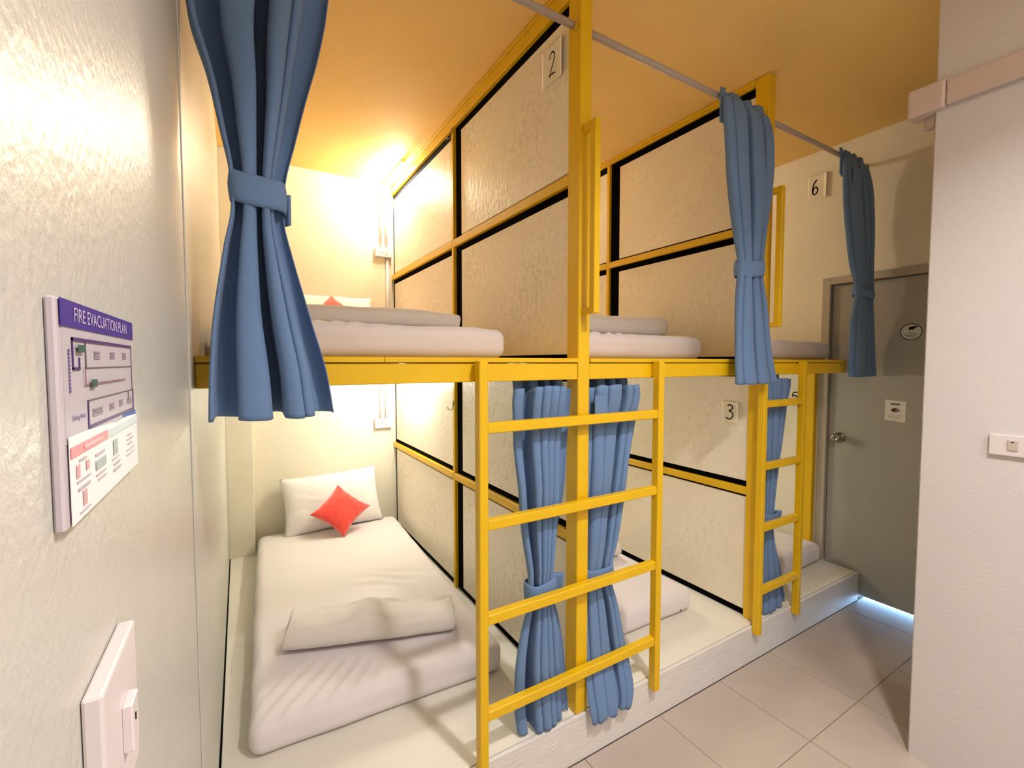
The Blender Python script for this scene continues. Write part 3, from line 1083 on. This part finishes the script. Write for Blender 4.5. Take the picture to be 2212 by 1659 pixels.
def number(digit, x, y0, y1, z0, z1, dy0, dy1, dz0, dz1, label, w=0.006):
    """paper facing -x; y0 is its left edge as seen (far), y1 its right edge (near)"""
    s = empty('number_paper', (x, (y0 + y1) / 2, z0), label, 'number paper', 'handwritten bunk numbers')
    bm = bmesh.new()
    n = 14
    g = []
    for j in range(n + 1):
        v = j / n
        row = []
        for i in range(n + 1):
            u = i / n
            lift = 0.0015 + 0.013 * max(0, (u - 0.80) / 0.20) ** 1.6 + 0.003 * max(0, v - 0.9) / 0.1
            row.append(bm.verts.new((x - lift, y0 + (y1 - y0) * u, z0 + (z1 - z0) * v + 0.002 * math.sin(5 * u))))
        g.append(row)
    for j in range(n):
        for i in range(n):
            bm.faces.new((g[j][i], g[j][i + 1], g[j + 1][i + 1], g[j + 1][i]))
    p = bm_obj('sheet', bm, M['paper'], s, smooth=True)
    md = p.modifiers.new('thickness', 'SOLIDIFY')
    md.thickness = 0.0004
    P = Plane((x - 0.0015, 0, 0), (0, -1, 0), (0, 0, 1))
    st = [[(-(dy0 + (dy1 - dy0) * a), dz0 + (dz1 - dz0) * b) for a, b in k] for k in DIG[digit]]
    t = stroke('numeral', P, st, w, M['ink'], s, d=0.0008)
    t['label'] = 'handwritten ' + digit


PF1, PF2 = P1X - 0.013, P2X - 0.013
number('2', PF1, 1.492, 1.352, 2.515, 2.655, 1.452, 1.400, 2.540, 2.628, 'white paper with handwritten 2 near the top of the near partition', w=0.005)
number('3', PF2, 1.460, 1.362, 1.150, 1.262, 1.440, 1.392, 1.172, 1.246, 'white paper with handwritten 3 on the lower far partition')
number('6', XD, 1.596, 1.482, 2.519, 2.674, 1.576, 1.530, 2.552, 2.645, 'white paper with handwritten 6 on the far wall above the door', w=0.008)
number('5', XD, 1.725, 1.598, 1.165, 1.288, 1.672, 1.612, 1.195, 1.262, 'white paper with handwritten 5 on the far wall beside the narrow ladder', w=0.008)

# ------------------------------------------------------------------ door stickers
PD = Plane((3.245, 0, 0), (0, -1, 0), (0, 0, 1))
st = empty('round_sticker', (3.2448, 1.037, 1.59), 'round white sticker with a dark rim on the upper part of the grey door', 'sticker')
cx, cz = -1.037, 1.636
quads('rim', PD, [ell(cx, cz, .050, .047, 40)], flat('sticker_rim', 62, 34, 28), st, d=0.0002)
quads('disc', PD, [ell(cx, cz, .0455, .0425, 40)], flat('sticker_white', 214, 218, 208), st, d=0.0008)
quads('emblem', PD, [[(cx - .012, cz + .012), (cx + .002, cz + .013), (cx + .016, cz + .012), (cx + .012, cz + .019), (cx + .030, cz + .026), (cx + .026, cz + .033), (cx + .004, cz + .030), (cx - .010, cz + .026)]], M['dark'], st, d=0.0014)
quads('text_lines', PD, [R(cx - .014, cx + .012, cz - .006, cz - .003), R(cx - .030, cx + .026, cz - .013, cz - .010), R(cx - .028, cx + .030, cz - .020, cz - .017), R(cx - .018, cx + .016, cz - .027, cz - .024), R(cx - .012, cx + .022, cz - .034, cz - .031)],
      flat('sticker_grey', 130, 130, 120), st, d=0.0014)

nt_ = empty('door_notice', (3.2448, 1.095, 1.12), 'small white rectangular notice with a brown oval emblem on the grey door', 'notice')
quads('sheet', PD, [[(-1.143, 1.128), (-1.046, 1.120), (-1.046, 1.240), (-1.143, 1.246)]], flat('notice_white', 236, 232, 222), nt_, d=0.0002, th=0.0012)
quads('heading', PD, [R(-1.118, -1.072, 1.218, 1.228)], flat('notice_grey', 120, 112, 108), nt_, d=0.0018)
quads('emblem', PD, [ell(-1.094, 1.188, .021, .012, 24)], flat('notice_brown', 92, 58, 46), nt_, d=0.0018)
quads('emblem_inlay', PD, [ell(-1.085, 1.188, .009, .008, 18)], flat('notice_mid', 150, 142, 132), nt_, d=0.0024)
quads('text_lines', PD, [R(-1.132, -1.060, 1.158, 1.162), R(-1.132, -1.060, 1.149, 1.153), R(-1.124, -1.068, 1.140, 1.144)], flat('notice_text', 196, 188, 178), nt_, d=0.0018)

# ------------------------------------------------------------------ trunking and switch on the right wall
tr = empty('cable_trunking', (XR - 0.01, 0.0, 2.34), 'white cable trunking running along the top of the right wall and wrapping its corner', 'trunking')
box('channel', (XR - 0.024, XR - 0.0003, -1.59, 0.602, 2.346, 2.430), M['trunk'], tr, bevel=0.006, seg=2)
box('corner_cover', (XR - 0.030, XR + 0.045, 0.603, 0.706, 2.340, 2.436), M['trunk'], tr, bevel=0.009, seg=3)
box('channel', (XR + 0.046, XR + 0.6, 0.6355, 0.664, 2.346, 2.430), M['trunk'], tr, bevel=0.006, seg=2)
prism('cable_stub', [(XR + 0.004, 0.637), (XR + 0.050, 0.637), (XR + 0.050, 0.66), (XR + 0.030, 0.676)], 2.300, 2.339, M['trunk'], tr, bevel=0.002)

sw = empty('light_switch', (XR, 0.40, 1.16), 'white plastic light switch cut by the right edge of the photo', 'switch')
box('base_plate', (XR - 0.013, XR - 0.0003, 0.345, 0.459, 1.164, 1.232), M['plastic'], sw, bevel=0.003, seg=2)
box('rocker', (XR - 0.017, XR - 0.012, 0.392, 0.416, 1.184, 1.216), M['plastic_dim'], sw, bevel=0.001)
box('indicator', (XR - 0.0178, XR - 0.0168, 0.402, 0.408, 1.209, 1.212), M['dark'], sw)

# box low on the left wall, close to the camera
lb = empty('switch_box', (XL, 0.41, 1.16), 'white surface-mounted switch box low on the left wall beneath the evacuation plan', 'switch box')
box('housing', (XL + 0.0003, XL + 0.011, 0.360, 0.458, 1.15, 1.2595), M['plastic'], lb, bevel=0.002, seg=2)
box('rocker', (XL + 0.0105, XL + 0.017, 0.404, 0.424, 1.187, 1.222), M['plastic'], lb, bevel=0.001)
box('indicator', (XL + 0.0168, XL + 0.0176, 0.411, 0.4125, 1.206, 1.211), M['dark'], lb)

# ------------------------------------------------------------------ evacuation plan on the left wall
SX = XL + 0.005
ep = empty('evacuation_plan', (XL, 0.43, 1.37), 'purple-headed FIRE EVACUATION PLAN board on the left wall', 'sign')
box('board', (XL + 0.0003, SX, 0.331, 0.527, 1.3715, 1.4995), flat('plan_board', 196, 186, 192), ep, bevel=0.0012)
PS = Plane((SX, 0, 0), (0, 1, 0), (0, 0, 1))
PUR = flat('plan_purple', 62, 40, 140)
quads('map_ground', PS, [R(.338, .526, 1.4185, 1.4985)], flat('plan_grey', 188, 182, 190), ep, d=0.0)
quads('header_band', PS, [R(.335, .5265, 1.4840, 1.4992)], PUR, ep, d=0.0006)
text('header_lettering', 'FIRE EVACUATION PLAN', PS, .358, .499, 1.4878, 1.4960, flat('plan_lilac', 206, 190, 226), ep, d=0.0013)
quads('plan_outline', PS, [R(.353, .517, 1.4765, 1.4786), R(.353, .3548, 1.460, 1.4786), R(.353, .367, 1.4595, 1.4612), R(.3655, .367, 1.4595, 1.467), R(.382, .520, 1.4222, 1.4242), R(.5185, .520, 1.4222, 1.441), R(.380, .3818, 1.4222, 1.440)],
      flat('plan_line_purple', 78, 50, 110), ep, d=0.0006)
quads('room_lines', PS, [R(.379, .3802, 1.4605, 1.4775), R(.379, .516, 1.4603, 1.4609), R(.380, .520, 1.4398, 1.4404), R(.5165, .5173, 1.4404, 1.477), R(.500, .5008, 1.432, 1.440)], flat('plan_line', 96, 92, 88), ep, d=0.0006)
quads('route_line', PS, [R(.375, .489, 1.4500, 1.4507), R(.3745, .3752, 1.4503, 1.462)], flat('plan_route', 140, 84, 96), ep, d=0.0012)
quads('exit_marker', PS, [R(.360, .373, 1.4700, 1.4745), R(.386, .398, 1.4480, 1.4530)], flat('plan_green', 62, 92, 84), ep, d=0.0018)
for k, (a, b, c) in enumerate(((.399, .414, 1.4665), (.442, .456, 1.4668), (.484, .497, 1.4670), (.435, .449, 1.4290), (.466, .478, 1.4295), (.496, .513, 1.4290), (.391, .415, 1.4290))):
    quads('room_label', PS, [R(a, b, c, c + .0014), R(a + .001, b - .001, c + .0020, c + .0032), R(a, b, c + .0038, c + .0048)], flat('plan_label', 150, 138, 156), ep, d=0.0006)
text('area_lettering', 'Sitting Area', PS, .349, .375, 1.4295, 1.4335, PUR, ep, d=0.0007)
quads('side_lettering', PS, [R(.3462, .3482, 1.4715 - 0.0021 * k - 0.0015, 1.4715 - 0.0021 * k) for k in range(12)], flat('plan_side', 112, 92, 150), ep, d=0.0006)
quads('blue_corner', PS, [R(.478, .5262, 1.4175, 1.4215)], flat('plan_blue', 30, 76, 160), ep, d=0.0006)
quads('lower_white_area', PS, [[(.3385, 1.3725), (.5268, 1.3725), (.5268, 1.4175), (.505, 1.4185), (.480, 1.4192), (.455, 1.4186), (.43, 1.4200), (.40, 1.4212), (.37, 1.4222), (.3385, 1.4225)]], flat('plan_white', 246, 240, 240), ep, d=0.0009)  # lower part of the board in white, with a wavy upper edge
quads('red_band', PS, [R(.3390, .4195, 1.4105, 1.4165)], flat('plan_pink', 240, 150, 154), ep, d=0.0016)
quads('red_band_lettering', PS, [R(.362, .404, 1.4123, 1.4148)], flat('plan_pink_light', 246, 186, 186), ep, d=0.0022)
quads('green_band', PS, [R(.4205, .5265, 1.4105, 1.4160)], flat('plan_mint', 206, 220, 220), ep, d=0.0016)
quads('red_icon', PS, [R(.348, .3535, 1.3975, 1.4050), R(.367, .3725, 1.3988, 1.4045), R(.3585, .3650, 1.3790, 1.3880)], flat('plan_icon_red', 214, 168, 170), ep, d=0.0016)
quads('green_icon', PS, [R(.388, .4125, 1.3940, 1.4000), R(.436, .4480, 1.3955, 1.4065)], flat('plan_icon_green', 168, 184, 182), ep, d=0.0016)
quads('small_print', PS, [R(.354, .367, 1.4062, 1.4075), R(.388, .410, 1.4030, 1.4045), R(.348, .374, 1.3945, 1.3955), R(.350, .373, 1.3895, 1.3912), R(.388, .412, 1.3900, 1.3910), R(.392, .412, 1.3865, 1.3875), R(.430, .452, 1.3925, 1.3933), R(.436, .455, 1.3880, 1.3892),
                          R(.434, .456, 1.3835, 1.3852), R(.485, .500, 1.4030, 1.4040), R(.483, .505, 1.3995, 1.4003), R(.485, .500, 1.3955, 1.3966), R(.480, .510, 1.3910, 1.3918), R(.480, .508, 1.3870, 1.3878), R(.352, .372, 1.3760, 1.3768)],
      flat('plan_print', 184, 174, 180), ep, d=0.0016)
